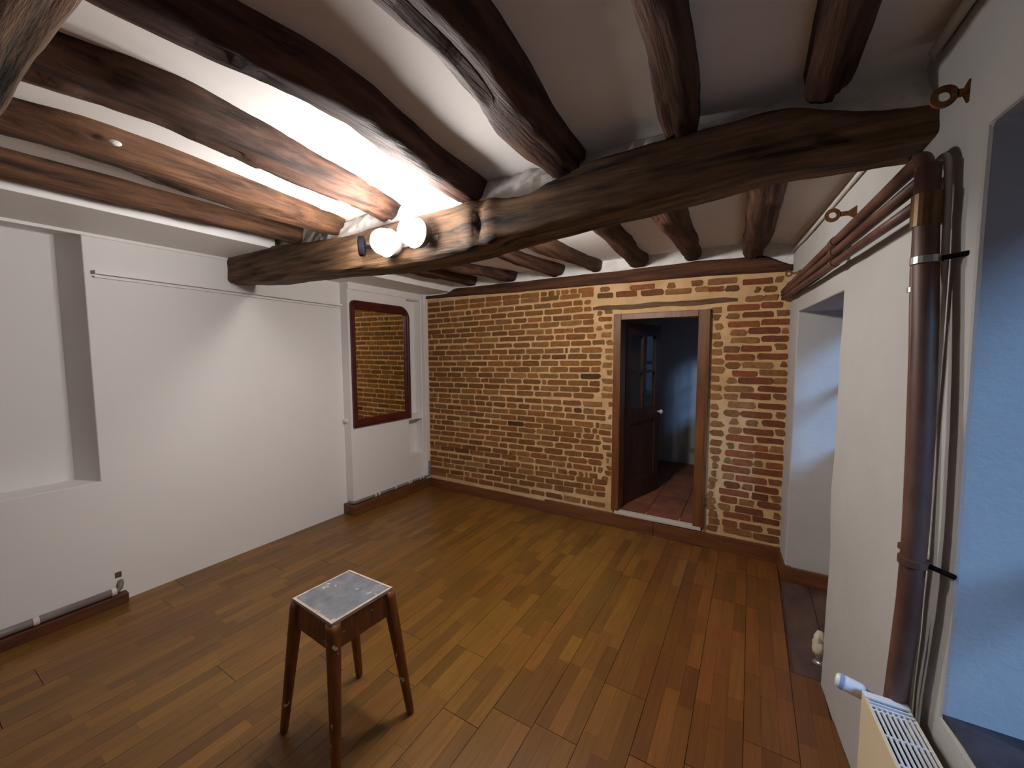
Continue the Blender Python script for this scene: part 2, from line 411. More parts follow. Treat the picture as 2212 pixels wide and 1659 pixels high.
def brick_bm(bm, b):
    x0, x1, zc, sl, h, kind = b
    w_ = x1-x0; n0 = len(bm.faces)
    r = min(.3*h, .25*w_)*rb.uniform(.4, 1.0)
    jx = lambda s=.003: rb.uniform(-s, s)
    big = .010 if kind == 'q' else .0035
    pts = []
    hh = h/2
    for cx_, cz_, sx, sz in ((x0, -hh, 1, 1), (x1, -hh, -1, 1), (x1, hh, -1, -1), (x0, hh, 1, -1)):
        rr = r*rb.uniform(.5, 1.5)
        a = (cx_+jx(big), cz_+sz*rr); c = (cx_+sx*rr, cz_+jx(.002))
        first = (sx*sz > 0)
        pts += [a, c] if first else [c, a]
    # extra point on long edges for an uneven outline
    P = []
    for i, p in enumerate(pts):
        P.append(p)
        q = pts[(i+1) % 8]
        if abs(q[0]-p[0]) > .06:
            for t in (.33, .67): P.append((p[0]+(q[0]-p[0])*t, p[1]+(q[1]-p[1])*t+jx(.0025)))
    yf = D - rb.uniform(.0025, .007)
    xm = (x0+x1)/2
    F = [bm.verts.new((min(p[0], 3.49), yf, zc+p[1]+sl*(p[0]-xm))) for p in P]
    B = [bm.verts.new((xm+(v.co.x-xm)*1.02, D+.01, zc+(v.co.z-zc)*1.05)) for v in F]
    n = len(F)
    bm.faces.new(F)
    for i in range(n): bm.faces.new([F[i], B[i], B[(i+1) % n], F[(i+1) % n]])
    bm.faces.ensure_lookup_table()
    red = max(0, min(1, (xm-2.0)/.9))
    red = min(1, max(0, red+rb.uniform(-.3, .3)))
    A_ = (.245, .102, .022); B_ = (.230, .066, .020); G_ = (.265, .140, .046)
    v = rb.uniform(.75, 1.25)
    col = [A_[i]*(1-red)+B_[i]*red for i in range(3)]
    if kind == 'q' or rb.random() < .16: col = [c*.3+g_*.7 for c, g_ in zip(col, G_)]
    if rb.random() < .025: v *= .6
    for ci, X in DARK:
        if abs(zc-(COURSES[ci][0]/1e4+COURSES[ci][1]/1e4*xm)) < .01 and abs(xm-X/1000-.1) < .1: v = .3
    setcol(bm, [(bm.faces[n0:], tuple(c*v for c in col)+(1,))])
def barea(b): 
    d = (b[0]+b[1])/2-3.27; return (b[1]-b[0])*b[4]/(d*d+11)**1.5
bricks.sort(key=barea, reverse=True)
for b in bricks[:300]:
    bm = bmesh.new(); brick_bm(bm, b); obj('brick', bm, brick_m, wall_back)
bm = bmesh.new()
for b in bricks[300:]: brick_bm(bm, b)
o = obj('small_bricks', bm, brick_m, wall_back); o['kind'] = 'stuff'
# thin old wooden lintel showing through the mortar above the door
bm = bmesh.new()
n = 26; F = []; B = []
top = []; bot = []
for i in range(n+1):
    x = 2.075+1.09*i/n
    e = min(1, i/2, (n-i)/2)
    zc = 1.893+.004*math.sin(i*.6); hh = (.020+.005*fbm((x*6, 0, 1)))*(.55+.45*e)
    if 14 <= i <= 16: hh *= .8
    top.append((x, zc+hh)); bot.append((x, zc-hh))
prof = bot + top[::-1]
F = [bm.verts.new((x, D-.008, z)) for x, z in prof]; B = [bm.verts.new((x, D+.02, z)) for x, z in prof]
bm.faces.new(F)
for i in range(len(F)): bm.faces.new([F[i], B[i], B[(i+1) % len(F)], F[(i+1) % len(F)]])
o = obj('wooden_lintel', bm, mat('grey_old_wood', lin(112, 84, 52), lin(78, 54, 32), scale=(5, 30, 50), rough=.85, bump=.5, bscale=(8, 50, 90), bdist=.006), wall_back)
o['label'] = 'thin weathered wooden lintel set in the mortar'

# left wall with a blind window niche, and the chimney breast
us = [-2.75, -.42, .725, 3.5]; vs = [-.1, .76, 2.2, 2.44]
def fl_(u, v, t): return (-t, u-(.33*t if u == .725 else 0), v)
us2 = us
wl = wallgrid(us, vs, {(1, 1)}, fl_, .22)
wall_left = obj('wall_left', wl, white, bevel=.004); struct(wall_left)
obj('niche_back', box(-.30, -.20, -.6, .9, .6, 2.36), white, wall_left)
us = [2.372, 3.10, 3.305, 3.37]; vs = [-.02, .40, .79, .845, 2.09, 2.22]
br = wallgrid(us, vs, {(1, 1), (1, 3)}, lambda u, v, t: (.102-t, u, v), .104)
breast = obj('wall_chimney_breast', br, white, bevel=.004); struct(breast)
obj('corner_post', box(.0, .152, 3.312, 3.37, 0, 2.17), white, breast, bevel=.006)
obj('breast_rail', box(.10, .118, 2.372, 3.30, 2.10, 2.165), trimw, breast, bevel=.003)
obj('mantel_stub', box(.0, .06, 2.352, 2.372, .875, .90), trimw, breast, bevel=.003)

# right wall: thick outside wall with two window recesses, a little out of square
us = [-2.75, .10, 1.25, 2.19, 3.12, 3.5]; vs = [-.1, .66, 1.765, 1.975, 2.44]
def fr_(u, v, t): return (RX(u)+t+.006*fbm((u*2, v*2, 3)), u+.006*fbm((v*3, u, 9)), v)
TW = .42
# finer grid so that the plaster waves a little
def fine(a, step):
    out = []
    for p, q in zip(a, a[1:]):
        n = max(1, int((q-p)/step))
        out += [p+(q-p)*i/n for i in range(n)]
    return out+[a[-1]]
fu, fv = fine(us, .12), fine(vs, .12)
hs = set()
for i in range(len(fu)-1):
    for j in range(len(fv)-1):
        u, v = (fu[i]+fu[i+1])/2, (fv[j]+fv[j+1])/2
        if (2.19 < u < 3.12 and v < 1.765) or (.10 < u < 1.25 and .66 < v < 1.975): hs.add((i, j))
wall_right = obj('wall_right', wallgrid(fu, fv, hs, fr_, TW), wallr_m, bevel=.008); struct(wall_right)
# slate sill of the second recess: ragged front edge
bm = bmesh.new(); n = 30; T = []; 
for i in range(n+1):
    y = .10+1.15*i/n; T.append((RX(y)+.004+.006*fbm((y*14, 0, 2)), y))
a = [bm.verts.new((x, y, .668)) for x, y in T]; b = [bm.verts.new((4.08, y, .668)) for x, y in T]
c = [bm.verts.new((x, y, .655)) for x, y in T]
for i in range(n): bm.faces.new([a[i], b[i], b[i+1], a[i+1]]); bm.faces.new([c[i], a[i], a[i+1], c[i+1]])
obj('slate_sill', bm, slate, wall_right)
wall_front = obj('wall_front', box(-.3, 4.3, -2.75, -2.6, -.1, 2.44), white); struct(wall_front)

# outside: pavement
struct(obj('ground_outside', box(4.05, 16, -12, 16, -.4, -.3), mat('pavement', lin(90, 90, 92), rough=.9)))

# hallway behind the door
HX0, HX1, HY1 = 1.75, 3.06, 5.25
hf = obj('floor_hall', box(HX0, HX1+.1, D+.02, HY1, .05, .138), mortar_m); struct(hf)
i = 0
for yy in range(7):
    for xx in range(5):
        x0 = HX0+xx*.265+.003; y0 = D+.03+yy*.265
        bm = box(x0, min(x0+.259, HX1), y0, min(y0+.259, HY1), .138, .150)
        v = rb.uniform(.8, 1.15); setcol(bm, [(list(bm.faces), (v, v, v, 1))])
        obj('hall_tile', bm, hall_tile, hf)
us = [D+.13, 4.5, 5.1, HY1+.1]; vs = [.0, 1.0, 1.8, 2.44]
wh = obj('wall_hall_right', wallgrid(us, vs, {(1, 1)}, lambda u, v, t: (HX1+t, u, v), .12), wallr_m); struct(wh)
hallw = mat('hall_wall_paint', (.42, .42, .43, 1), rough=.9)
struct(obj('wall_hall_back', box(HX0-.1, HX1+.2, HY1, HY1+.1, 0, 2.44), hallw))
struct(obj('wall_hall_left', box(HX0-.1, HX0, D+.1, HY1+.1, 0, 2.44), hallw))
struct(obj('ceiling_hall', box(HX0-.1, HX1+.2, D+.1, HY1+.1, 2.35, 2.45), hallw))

# ---------------------------------------------------------------- trims, skirtings
t = obj('trim_1', box(-.02, .555, -2.6, 1.50, 2.200, 2.34), trimw, bevel=.003); struct(t, 'white boxed-in beam along the left wall, in front of the cross beam')
t = obj('trim_2', box(-.02, .50, 1.62, D, 2.165, 2.34), trimw, bevel=.003); struct(t, 'white boxed-in beam along the left wall, beyond the cross beam')
struct(obj('trim_3', box(-.002, .012, -.42, 1.46, 2.182, 2.2), trimw, bevel=.002), 'narrow bead under the white boxed-in beam')
def strip(name, y0, y1, z0a, z0b, h, d, p=None):
    bm = bmesh.new()
    hexa(bm, [(0, y0, z0a), (d, y0, z0a), (d, y1, z0b), (0, y1, z0b)], [(0, y0, z0a+h), (d, y0, z0a+h), (d, y1, z0b+h), (0, y1, z0b+h)])
    return obj(name, bm, trimw, p)
t = strip('trim_4', .762, 2.37, 1.972, 1.950, .020, .036); struct(t, 'thin white picture rail on the left wall')
strip('lower_bead', .762, 2.37, 1.953, 1.930, .008, .020, t)
t = obj('baseboard_back', box(.153, 1.62, 3.343, D, 0, .098), base_m, bevel=.003); struct(t)
obj('skirting_board', box(1.62, 2.62, 3.339, D-.001, 0, .118), base_m, t, bevel=.003)
obj('skirting_board', box(2.622, 3.494, 3.339, D-.001, 0, .112), base_m, t, bevel=.003)
obj('door_sill_plaster', box(2.29, 2.975, 3.344, D+.10, .118, .147), mat('sill_white', lin(205, 196, 186), rough=.8), t, bevel=.004)
t = obj('baseboard_left', box(0, .055, -2.6, .795, 0, .06), base_dk, bevel=.004); struct(t)
t = obj('baseboard_breast', box(.10, .157, 2.335, 3.342, 0, .098), base_m, bevel=.004); struct(t)
obj('skirting_end', box(.0, .10, 2.335, 2.371, 0, .098), base_m, t, bevel=.004)
bm = bmesh.new()
hexa(bm, [(RX(3.12)-.022, 3.10, 0), (RX(3.12)+.03, 3.10, 0), (RX(3.34)+.03, 3.34, 0), (RX(3.34)-.018, 3.34, 0)],
     [(RX(3.12)-.018, 3.10, .10), (RX(3.12)+.03, 3.10, .10), (RX(3.34)+.03, 3.34, .10), (RX(3.34)-.014, 3.34, .10)])
t = obj('baseboard_right', bm, base_m, bevel=.003); struct(t)
obj('skirting_board', box(RX(3.12), 3.80, 3.098, 3.122, 0, .095), base_m, t, bevel=.003)
# rough lime infill between the joists on top of the cross beam
bm = bmesh.new(); nx, nv = 260, 9; g = []
for j in range(nv+1):
    row = []
    for i in range(nx+1):
        x = .02+3.66*i/nx; f = j/nv
        row.append(bm.verts.new((x, 1.50+.085*f**1.4-.02*max(0, 1-x/.9)+.020*fbm((x*9, f*3, 1))+.012*fbm((x*40, f*7, 5)), 2.125+.195*f+.012*fbm((x*12, f*3, 6)))))
    g.append(row)
for j in range(nv):
    for i in range(nx): bm.faces.new([g[j][i], g[j][i+1], g[j+1][i+1], g[j+1][i]])
o = obj('lime_infill', bm, rough_white, ceiling, smooth=True)
md = o.modifiers.new('thick', 'SOLIDIFY'); md.thickness = .04; md.offset = -1
o['label'] = 'rough white lime infill on top of the cross beam'
# ---------------------------------------------------------------- beams and joists
def beam(name, st, sect, material, seed, amp=.007, ngrain=5, expo=5, n=32, gouge=None, cap=True):
    """st: stations along the beam; sect(s) -> (c1, c2, h1, h2) centre and half sizes across; returns a bmesh.
    axis 'x': across = (y, z); axis 'y': across = (x, z)"""
    ax, vals = st; bm = bmesh.new(); rings = []
    for s in vals:
        c1, c2, h1, h2 = sect(s); r = []
        for k in range(n):
            a = 2*PI*k/n; ca, sa = math.cos(a), math.sin(a)
            u = math.copysign(abs(ca)**(2/expo), ca); v = math.copysign(abs(sa)**(2/expo), sa)
            p1, p2 = c1+h1*u, c2+h2*v
            d = amp*fbm((s*ngrain*.5+seed*7, p1*16, p2*16), 5) + amp*1.1*fbm((s*1.7+seed, p1*4, p2*4), 2)
            # long drying cracks
            cr = fbm((s*1.2+seed*3, p1*30+seed, p2*30), 2)
            if cr > .45: d -= amp*1.6*min(1, (cr-.45)*6)
            if gouge: d -= gouge(s, u, v)
            ln = math.hypot(u, v)
            p1 += d*u/ln; p2 += d*v/ln
            r.append(bm.verts.new((s, p1, p2) if ax == 'x' else (p1, s, p2)))
        rings.append(r)
    for a, b in zip(rings, rings[1:]):
        for k in range(n):
            f = [a[k], a[(k+1) % n], b[(k+1) % n], b[k]]
            bm.faces.new(f if ax == 'x' else f[::-1])
    if cap:
        c0, c9 = rings[0], rings[-1]
        bm.faces.new(c0[::-1] if ax == 'x' else c0); bm.faces.new(c9 if ax == 'x' else c9[::-1])
    bmesh.ops.recalc_face_normals(bm, faces=bm.faces)
    return bm
def frange(a, b, n): return [a+(b-a)*i/n for i in range(n+1)]

BT = [(-.05, 2.222), (.456, 2.219), (.924, 2.187), (1.393, 2.170), (2.15, 2.170), (2.274, 2.163), (2.477, 2.152), (2.559, 2.186), (2.711, 2.214),
      (2.865, 2.222), (2.988, 2.230), (3.087, 2.232), (3.216, 2.235), (3.36, 2.230), (3.44, 2.191), (3.519, 2.162), (3.647, 2.142), (3.75, 2.14)]
BB = [(-.05, 2.025), (.66, 1.992), (1.10, 1.972), (1.60, 1.950), (1.97, 1.950), (2.20, 1.963), (2.50, 2.000), (2.715, 2.012), (2.9, 2.022), (3.07, 2.037),
      (3.22, 2.053), (3.335, 2.062), (3.41, 2.055), (3.53, 2.053), (3.75, 2.05)]
def main_sect(x):
    t, b = smoothi(BT, x, .04), smoothi(BB, x, .08)
    yf = 1.45 + .012*math.sin(x*1.9+.4)-.01*max(0, 1-abs(x-2.1)/.35)
    return ((yf+1.66)/2, (t+b)/2, (1.66-yf)/2, (t-b)/2)
def gouge(x, u, v):
    if u > -.2: return 0
    g = .034*math.exp(-((x-2.245-.012*v)/.013)**2)*max(0, 1-abs(v-.05)*1.0)
    return g - .012*math.exp(-((x-2.19)/.05)**2) - .01*math.exp(-((x-2.30)/.04)**2)
mb = obj('main_beam', beam('b', ('x', frange(.002, RX(1.55)+.01, 170)), main_sect, None, 1, amp=.009, expo=6, n=44, gouge=gouge), beam_x, smooth=True)
tag(mb, 'massive dark bent oak beam crossing the whole ceiling, spotlight fixed to it', 'beam')
nbm = obj('cross_beam', beam('b', ('x', frange(.0, RX(.1)+.01, 90)), lambda x: (.065, 2.13, .148+.008*math.sin(x*3), .15), None, 5, amp=.008, n=32), beam_x, smooth=True)
tag(nbm, 'dark cross beam cut off by the upper left corner of the picture', 'beam')
WT = [(.0, 2.150), (.45, 2.155), (.56, 2.203), (2.148, 2.191), (2.6, 2.198), (2.871, 2.208), (3.319, 2.187), (3.469, 2.107), (3.52, 2.10)]
WB = [(.0, 2.112), (.2, 2.115), (2.53, 2.086), (3.445, 2.068), (3.52, 2.066)]
def wsect(x):
    t, b = interp(WT, x), interp(WB, x); return (3.40, (t+b)/2, .062, (t-b)/2)
wb = obj('wall_beam', beam('b', ('x', frange(.154, 3.50, 110)), wsect, None, 9, amp=.005, expo=6, n=24), woodbeam('brown_wall_plate', 0, (52, 30, 20), (104, 68, 44)), smooth=True)
tag(wb, 'brown oak wall plate lying along the top of the brick wall', 'beam')

def joist(label, XL, XR, y0, y1, seed, material, zc=2.302, dep=.088, grp='joists in front of the cross beam'):
    def sect(y):
        a, b = smoothi(XL, y), smoothi(XR, y)
        w_ = max(.085, b-a)+.02; c = (a+b)/2
        return (c, zc-.006, w_/2, dep)
    bm = beam('j', ('y', frange(y0, y1, int((y1-y0)/.022))), sect, None, seed, amp=.010, expo=3.0, n=30)
    o = obj('ceiling_joist', bm, material, smooth=True)
    return tag(o, label, 'joist', grp)
T = lambda l: [(y, x) for x, y in l]
Y0 = .14
joist('thin brown joist nearest the white boxed-in beam, in front of the cross beam', T([(.68, .36), (.668, .62), (.70, .96), (.72, 1.5)]), T([(.77, .356), (.789, .6), (.77, .94), (.80, 1.5)]), Y0, 1.535, 21, beam_yw)
chipj = joist('warm brown joist with a white chip on its side, second from the left wall', T([(1.129, .3), (1.124, .52), (1.065, .83), (1.065, 1.23), (1.06, 1.56)]), T([(1.27, .3), (1.33, .45), (1.315, .74), (1.265, 1.127), (1.18, 1.56)]), Y0, 1.56, 22, beam_yw)
joist('dark brown cracked joist whose lit end stops just above the spotlight', T([(1.603, .3), (1.622, .41), (1.629, .63), (1.598, .95), (1.589, 1.25), (1.53, 1.57)]), T([(1.754, .32), (1.807, .44), (1.823, .6), (1.788, .78), (1.738, 1.06), (1.699, 1.325), (1.62, 1.6)]), Y0, 1.575, 23, beam_y)
joist('dark joist running to the cross beam just right of the spotlight', T([(2.133, .34), (2.155, .5), (2.18, .69), (2.186, .82), (2.154, .95), (2.117, 1.15), (2.10, 1.35), (2.10, 1.56)]), T([(2.228, .49), (2.251, .55), (2.278, .67), (2.279, .81), (2.233, 1.04), (2.20, 1.264), (2.18, 1.57)]), Y0, 1.57, 24, beam_y, dep=.105)
joist('broad twisted dark joist ending beside the rough white plaster lump', T([(2.56, .2), (2.567, .6), (2.576, .81), (2.56, .95), (2.51, 1.165), (2.515, 1.31), (2.53, 1.54)]), T([(2.72, .2), (2.723, .79), (2.705, 1.06), (2.677, 1.28), (2.673, 1.52)]), Y0, 1.545, 25, beam_y)
joist('dark straight joist second from the right wall, in front of the cross beam', T([(3.03, .2), (3.027, .89), (3.022, 1.14), (2.995, 1.41)]), T([(3.11, .2), (3.109, 1.03), (3.109, 1.19), (3.098, 1.395), (3.082, 1.54)]), Y0, 1.515, 26, beam_y)
joist('dark joist nearest the right wall, in front of the cross beam', T([(3.385, .2), (3.383, 1.1), (3.378, 1.37)]), T([(3.478, .2), (3.478, 1.25), (3.474, 1.45)]), Y0, 1.475, 27, beam_y)
G2 = 'joists between the cross beam and the brick wall'
B2 = [([(.65, 1.7), (.67, 2.8), (.74, 3.3)], [(.78, 1.7), (.79, 2.8), (.84, 3.3)], 'small joist nearest the left wall, beyond the cross beam'),
      ([(.95, 1.7), (1.01, 2.66), (1.2, 3.3)], [(1.08, 1.7), (1.14, 2.83), (1.31, 3.3)], 'second joist from the left wall, beyond the cross beam'),
      ([(1.6, 1.7), (1.625, 2.36), (1.69, 3.3)], [(1.70, 1.7), (1.717, 2.76), (1.80, 3.3)], 'third joist from the left wall, beyond the cross beam'),
      ([(1.87, 1.7), (1.945, 2.5), (2.065, 3.3)], [(2.03, 1.7), (2.088, 2.7), (2.14, 3.3)], 'dark middle joist of the seven beyond the cross beam'),
      ([(2.46, 1.7), (2.436, 2.4), (2.39, 3.3)], [(2.57, 1.7), (2.544, 2.56), (2.525, 3.3)], 'joist meeting the brick wall above the door frame'),
      ([(2.78, 1.7), (2.792, 2.27), (2.81, 3.3)], [(2.93, 1.7), (2.929, 2.48), (2.91, 3.3)], 'angular joist right of the door, beyond the cross beam'),
      ([(3.25, 1.7), (3.238, 2.19), (3.203, 3.3)], [(3.37, 1.7), (3.362, 2.34), (3.355, 2.95), (3.31, 3.2)], 'short crooked joist nearest the right wall, beyond the cross beam')]
for i, (a, b, l) in enumerate(B2):
    joist(l, T(a), T(b), 1.655, 3.345, 40+i, beam_y, zc=2.29 if i < 6 else 2.262, dep=.082, grp=G2)

bm = bmesh.new(); bmesh.ops.create_icosphere(bm, subdivisions=2, radius=1)
for v in bm.verts: v.co = Vector((1.345+v.co.x*.008+v.co.y*.002, .530+v.co.y*.017, 2.240+v.co.z*.010))
o = obj('paint_chip', bm, rough_white, chipj); o['label'] = 'small white chip on the joist'
# ---------------------------------------------------------------- spotlight on the cross beam
def spot_bar(label, yb, sg, bulbs, x0, x1, zb, r, spot=None, em=None):
    """yb: face of the beam; sg: -1 towards the camera side, +1 towards the brick wall"""
    sp = thing('spotlight_bar', label, 'lamp', ((x0+x1)/2, yb, zb-.02))
    Y = lambda d: yb+sg*d
    ya, yc = sorted((Y(-.012), Y(.012)))
    obj('mounting_bar', box(x0, x1, ya, yc, zb-.014, zb+.014), lampgrey, sp, bevel=.004)
    for c in bulbs:
        bm = bmesh.new(); bmesh.ops.create_uvsphere(bm, u_segments=24, v_segments=16, radius=r, matrix=Matrix.Translation(c))
        obj('bulb', bm, em or bulb_m, sp, smooth=True)
        bm = bmesh.new(); tube(bm, [(c[0], Y(.010), zb), (c[0], Y(.024), c[2]-.006), (c[0], Y(.030), c[2]), (c[0], Y(.074), c[2])], [.016, .030, .060, .0665], 28, cap=False)
        obj('reflector_cup', bm, lampgrey, sp, smooth=True)
    if spot:
        c = Vector(spot); d = Vector((-.74, -.67, 0)).normalized()
        bm = bmesh.new(); tube(bm, [c-d*.014, c-d*.010, c+d*.010, c+d*.014], [.040, .050, .050, .047], 28)
        e = obj('spot_head', bm, black, sp)
        bm = bmesh.new(); tube(bm, [c+d*.0138, c+d*.0155], .036, 24); obj('lamp_face', bm, spot_m, e)
        bm = bmesh.new(); tube(bm, [tuple(c-d*.010), (x0+.02, Y(.004), zb)], .010, 10); obj('arm', bm, black, e)
    return sp
spot_bar('lit spotlight bar with two glowing bulbs on the camera side of the cross beam', 1.44, -1, [(1.760, 1.34, 2.034), (1.941, 1.34, 2.052)], 1.66, 2.02, 2.035, .060, (1.552, 1.385, 2.052))
spot_bar('lit single bulb fixed to the far side of the cross beam, facing the brick wall', 1.66, 1, [(2.20, 1.765, 2.128)], 2.12, 2.28, 2.125, .062, em=rear_m)

# ---------------------------------------------------------------- mirror
mr = thing('mirror', 'old mirror with a dark red wooden frame on the chimney breast', 'mirror', (.102, 2.76, .82))
def rrect(y0, y1, z0, z1, rl, rr, n=8):
    pts = [(y0, z0), (y1, z0)]
    pts += [(y1-rr+rr*math.cos(a), z1-rr+rr*math.sin(a)) for a in [PI/2*i/n for i in range(n+1)]]
    pts += [(y0+rl-rl*math.sin(a), z1-rl+rl*math.cos(a)) for a in [PI/2*i/n for i in range(n+1)]]
    return pts
MY0, MY1, MZ0, MZ1 = 2.392, 3.118, .822, 2.005
prof = [(0, .102), (0, .124), (.010, .132), (.024, .134), (.036, .126), (.050, .128), (.060, .116), (.060, .106)]   # inset, x
bm = bmesh.new(); rings = []
for ins, x in prof:
    f = ins/.060
    p = rrect(MY0+.045*f, MY1-.070*f, MZ0+.078*f, MZ1-.085*f, max(.012, .045-.034*f), max(.012, .13-.115*f))
    rings.append([bm.verts.new((x, y, z)) for y, z in p])
for a, b in zip(rings, rings[1:]):
    for k in range(len(a)): bm.faces.new([a[k], a[(k+1) % len(a)], b[(k+1) % len(a)], b[k]])
bmesh.ops.recalc_face_normals(bm, faces=bm.faces)
obj('frame', bm, mahog, mr, smooth=False)
bm = box(.103, .108, MY0+.04, MY1-.066, MZ0+.072, MZ1-.08); obj('mirror_glass', bm, mir, mr)

# ---------------------------------------------------------------- door
dr = bpy.data.objects.new('door_1', None); COL.objects.link(dr); dr.location = (2.63, 3.36, .147); ORI[dr] = Vector(dr.location); struct(dr)
FY0, FY1 = 3.345, 3.51
obj('frame_post', box(2.262, 2.325, FY0, FY1, .147, 1.835), frame_m, dr, bevel=.004)
obj('frame_post', box(2.915, 2.985, FY0, FY1, .147, 1.835), frame_m, dr, bevel=.004)
obj('frame_bead', box(2.975, 2.998, FY0-.012, FY0+.03, .147, 1.838), frame_m, dr, bevel=.005)
obj('frame_head', box(2.325, 2.915, FY0, FY1, 1.785, 1.835), frame_m, dr, bevel=.004)
HP = Vector((2.327, 3.505, 0)); dv = Vector((.19, .63, 0)).normalized(); nv_ = Vector((dv.y, -dv.x, 0))
LWd = .625; LT = .036
def leafbox(bm, s0, s1, z0, z1, t0=0., t1=LT):
    P = lambda s, t: HP+dv*s-nv_*t
    q = [P(s0, t1), P(s0, t0), P(s1, t0), P(s1, t1)]
    hexa(bm, [(p.x, p.y, z0) for p in q][::-1], [(p.x, p.y, z1) for p in q][::-1]); return bm
lf = obj('door_leaf', leafbox(leafbox(leafbox(leafbox(leafbox(bmesh.new(), .0, .095, .16, 1.775), LWd-.095, LWd, .16, 1.775), .095, LWd-.095, 1.67, 1.775), .095, LWd-.095, .88, .99), .095, LWd-.095, .16, .34), leaf_m, dr)
lf['label'] = 'dark painted door leaf standing open into the hall'
obj('lower_panel', leafbox(bmesh.new(), .095, LWd-.095, .34, .88, .012, .026), leaf_m, lf)
obj('glazing_bar', leafbox(bmesh.new(), LWd/2-.012, LWd/2+.012, .99, 1.67, .004, .032), leaf_m, lf)
for a, b in ((.095, LWd/2-.012), (LWd/2+.012, LWd-.095)): obj('glazing_bar', leafbox(bmesh.new(), a, b, 1.325, 1.35, .004, .032), leaf_m, lf)
for a, b in ((.095, LWd/2-.012), (LWd/2+.012, LWd-.095)):
    for z0, z1 in ((.99, 1.325), (1.35, 1.67)): obj('pane', leafbox(bmesh.new(), a, b, z0, z1, .016, .020), glass, lf)
kp = HP+dv*(LWd-.045)
bm = bmesh.new(); tube(bm, [kp+nv_*.0+Vector((0, 0, .94)), kp+nv_*.02+Vector((0, 0, .94)), kp+nv_*.03+Vector((0, 0, .94)), kp+nv_*.045+Vector((0, 0, .94)), kp+nv_*.055+Vector((0, 0, .94))], [.008, .009, .02, .022, .01], 14)
o = obj('door_knob', bm, porcelain, lf, smooth=True); o['label'] = 'small white porcelain door knob'

# ---------------------------------------------------------------- windows in the recesses and the hall
def window(name, x, y0, y1, z0, z1, zpanel, bars, nleaf=2):
    r = bpy.data.objects.new(name, None); COL.objects.link(r); r.location = (x, (y0+y1)/2, z0); ORI[r] = Vector(r.location); struct(r)
    fr = .05
    for a, b, c, d in ((y0, y0+fr, z0, z1), (y1-fr*.5, y1, z0, z1), (y0+fr, y1-fr*.5, z1-.03, z1), (y0+fr, y1-fr*.5, z0, z0+.04)):
        obj('window_frame', box(x, x+.05, a, b, c, d), trimw, r)
    ya, yb, za, zb = y0+fr, y1-fr*.5, z0+.04, z1-.03
    if zpanel > za:
        obj('solid_panel', box(x+.01, x+.04, ya, yb, za, zpanel), trimw, r); za = zpanel
    ym = (ya+yb)/2
    obj('mullion', box(x, x+.045, ym-.02, ym+.02, za, zb), trimw, r)
    zs = [za]+list(bars)+[zb]
    for z in bars: obj('glazing_bar', box(x+.005, x+.04, ya, yb, z-.018, z+.018), trimw, r)
    for p, q in ((ya, ym-.02), (ym+.02, yb)):
        for u, v in zip(zs, zs[1:]): obj('pane', box(x+.02, x+.024, p, q, u, v), glass, r)
    return r
window('window_1', 3.80, 2.16, 3.15, 0.0, 1.79, .97, [1.35])
window('window_2', 3.98, .07, 1.28, .66, 2.0, .0, [1.17])
window('window_3', HX1+.05, 4.48, 5.12, .98, 1.82, 0, [1.4])

# ---------------------------------------------------------------- heating pipes on the right wall
hp = thing('heating_pipes', 'bundle of brown painted heating pipes along and down the right wall', 'pipes', (3.60, 1.36, 0.0))
px_ = lambda y, off=.05: RX(y)-off
ends = [(1.925, 1.972, .0195, 1.34), (1.900, 1.923, .017, 1.385), (1.876, 1.870, .0145, 1.40)]
bends = []
# top pipe: runs along the wall, elbows down into the thick riser
run = [(px_(y, .05), y, 1.925+(1.975-1.925)*(3.34-y)/(3.34-1.42)) for y in frange(3.335, 1.42, 10)]
run += [tuple(p) for p in arc((px_(1.40, .052), 1.40, 1.935), .04, PI/2, PI, (0, 1, 0), (0, 0, 1), 8)[1:]]
bm = bmesh.new(); tube(bm, run, [.0175]*(len(run)-9)+[.0185]*9, 16); obj('upper_pipe', bm, pipe_m, hp, smooth=True)
for nm, za, zb, r, ye in (('middle_pipe', 1.902, 1.922, .0165, 1.375), ('lower_pipe', 1.878, 1.868, .0145, 1.40)):
    bm = bmesh.new(); tube(bm, [(px_(y, .05), y, za+(zb-za)*(3.34-y)/(3.34-ye)) for y in frange(3.335, ye, 8)], r, 14)
    obj(nm, bm, pipe_m, hp, smooth=True)
RIS = [(1.36, 1.945), (1.348, 1.80), (1.318, 1.568), (1.298, 1.33), (1.292, 1.1), (1.298, .9), (1.325, .66), (1.345, .45), (1.35, .02)]
bm = bmesh.new(); tube(bm, [(px_(y, .050), y, z) for y, z in RIS], .0235, 18); obj('riser', bm, pipe_m, hp, smooth=True)
R2 = [(1.405, 1.862), (1.402, 1.70), (1.378, 1.5), (1.358, 1.25), (1.345, 1.0), (1.352, .8), (1.38, .6), (1.39, .4), (1.395, .02)]
bm = bmesh.new(); tube(bm, [(px_(y, .045), y, z) for y, z in R2], .0105, 12); obj('thin_riser', bm, pipe_m, hp, smooth=True)
def ring(p, d, r0, r1, h, n=20):
    d = Vector(d).normalized(); p = Vector(p); bm = bmesh.new()
    tube(bm, [p-d*h/2, p+d*h/2], r1, n); return bm
for y, z in ((1.335, 1.72), (1.292, 1.0)):
    o = obj('riser_clamp', ring((px_(y, .05), y, z), (0, 0, 1), 0, .0285, .016), silver if z > 1.5 else pipe_m, hp)
    bm = bmesh.new(); tube(bm, [(px_(y, .03), y-.01, z), (RX(y)+.005, y-.05, z)], .006, 8); obj('clamp_stem', bm, black, o)
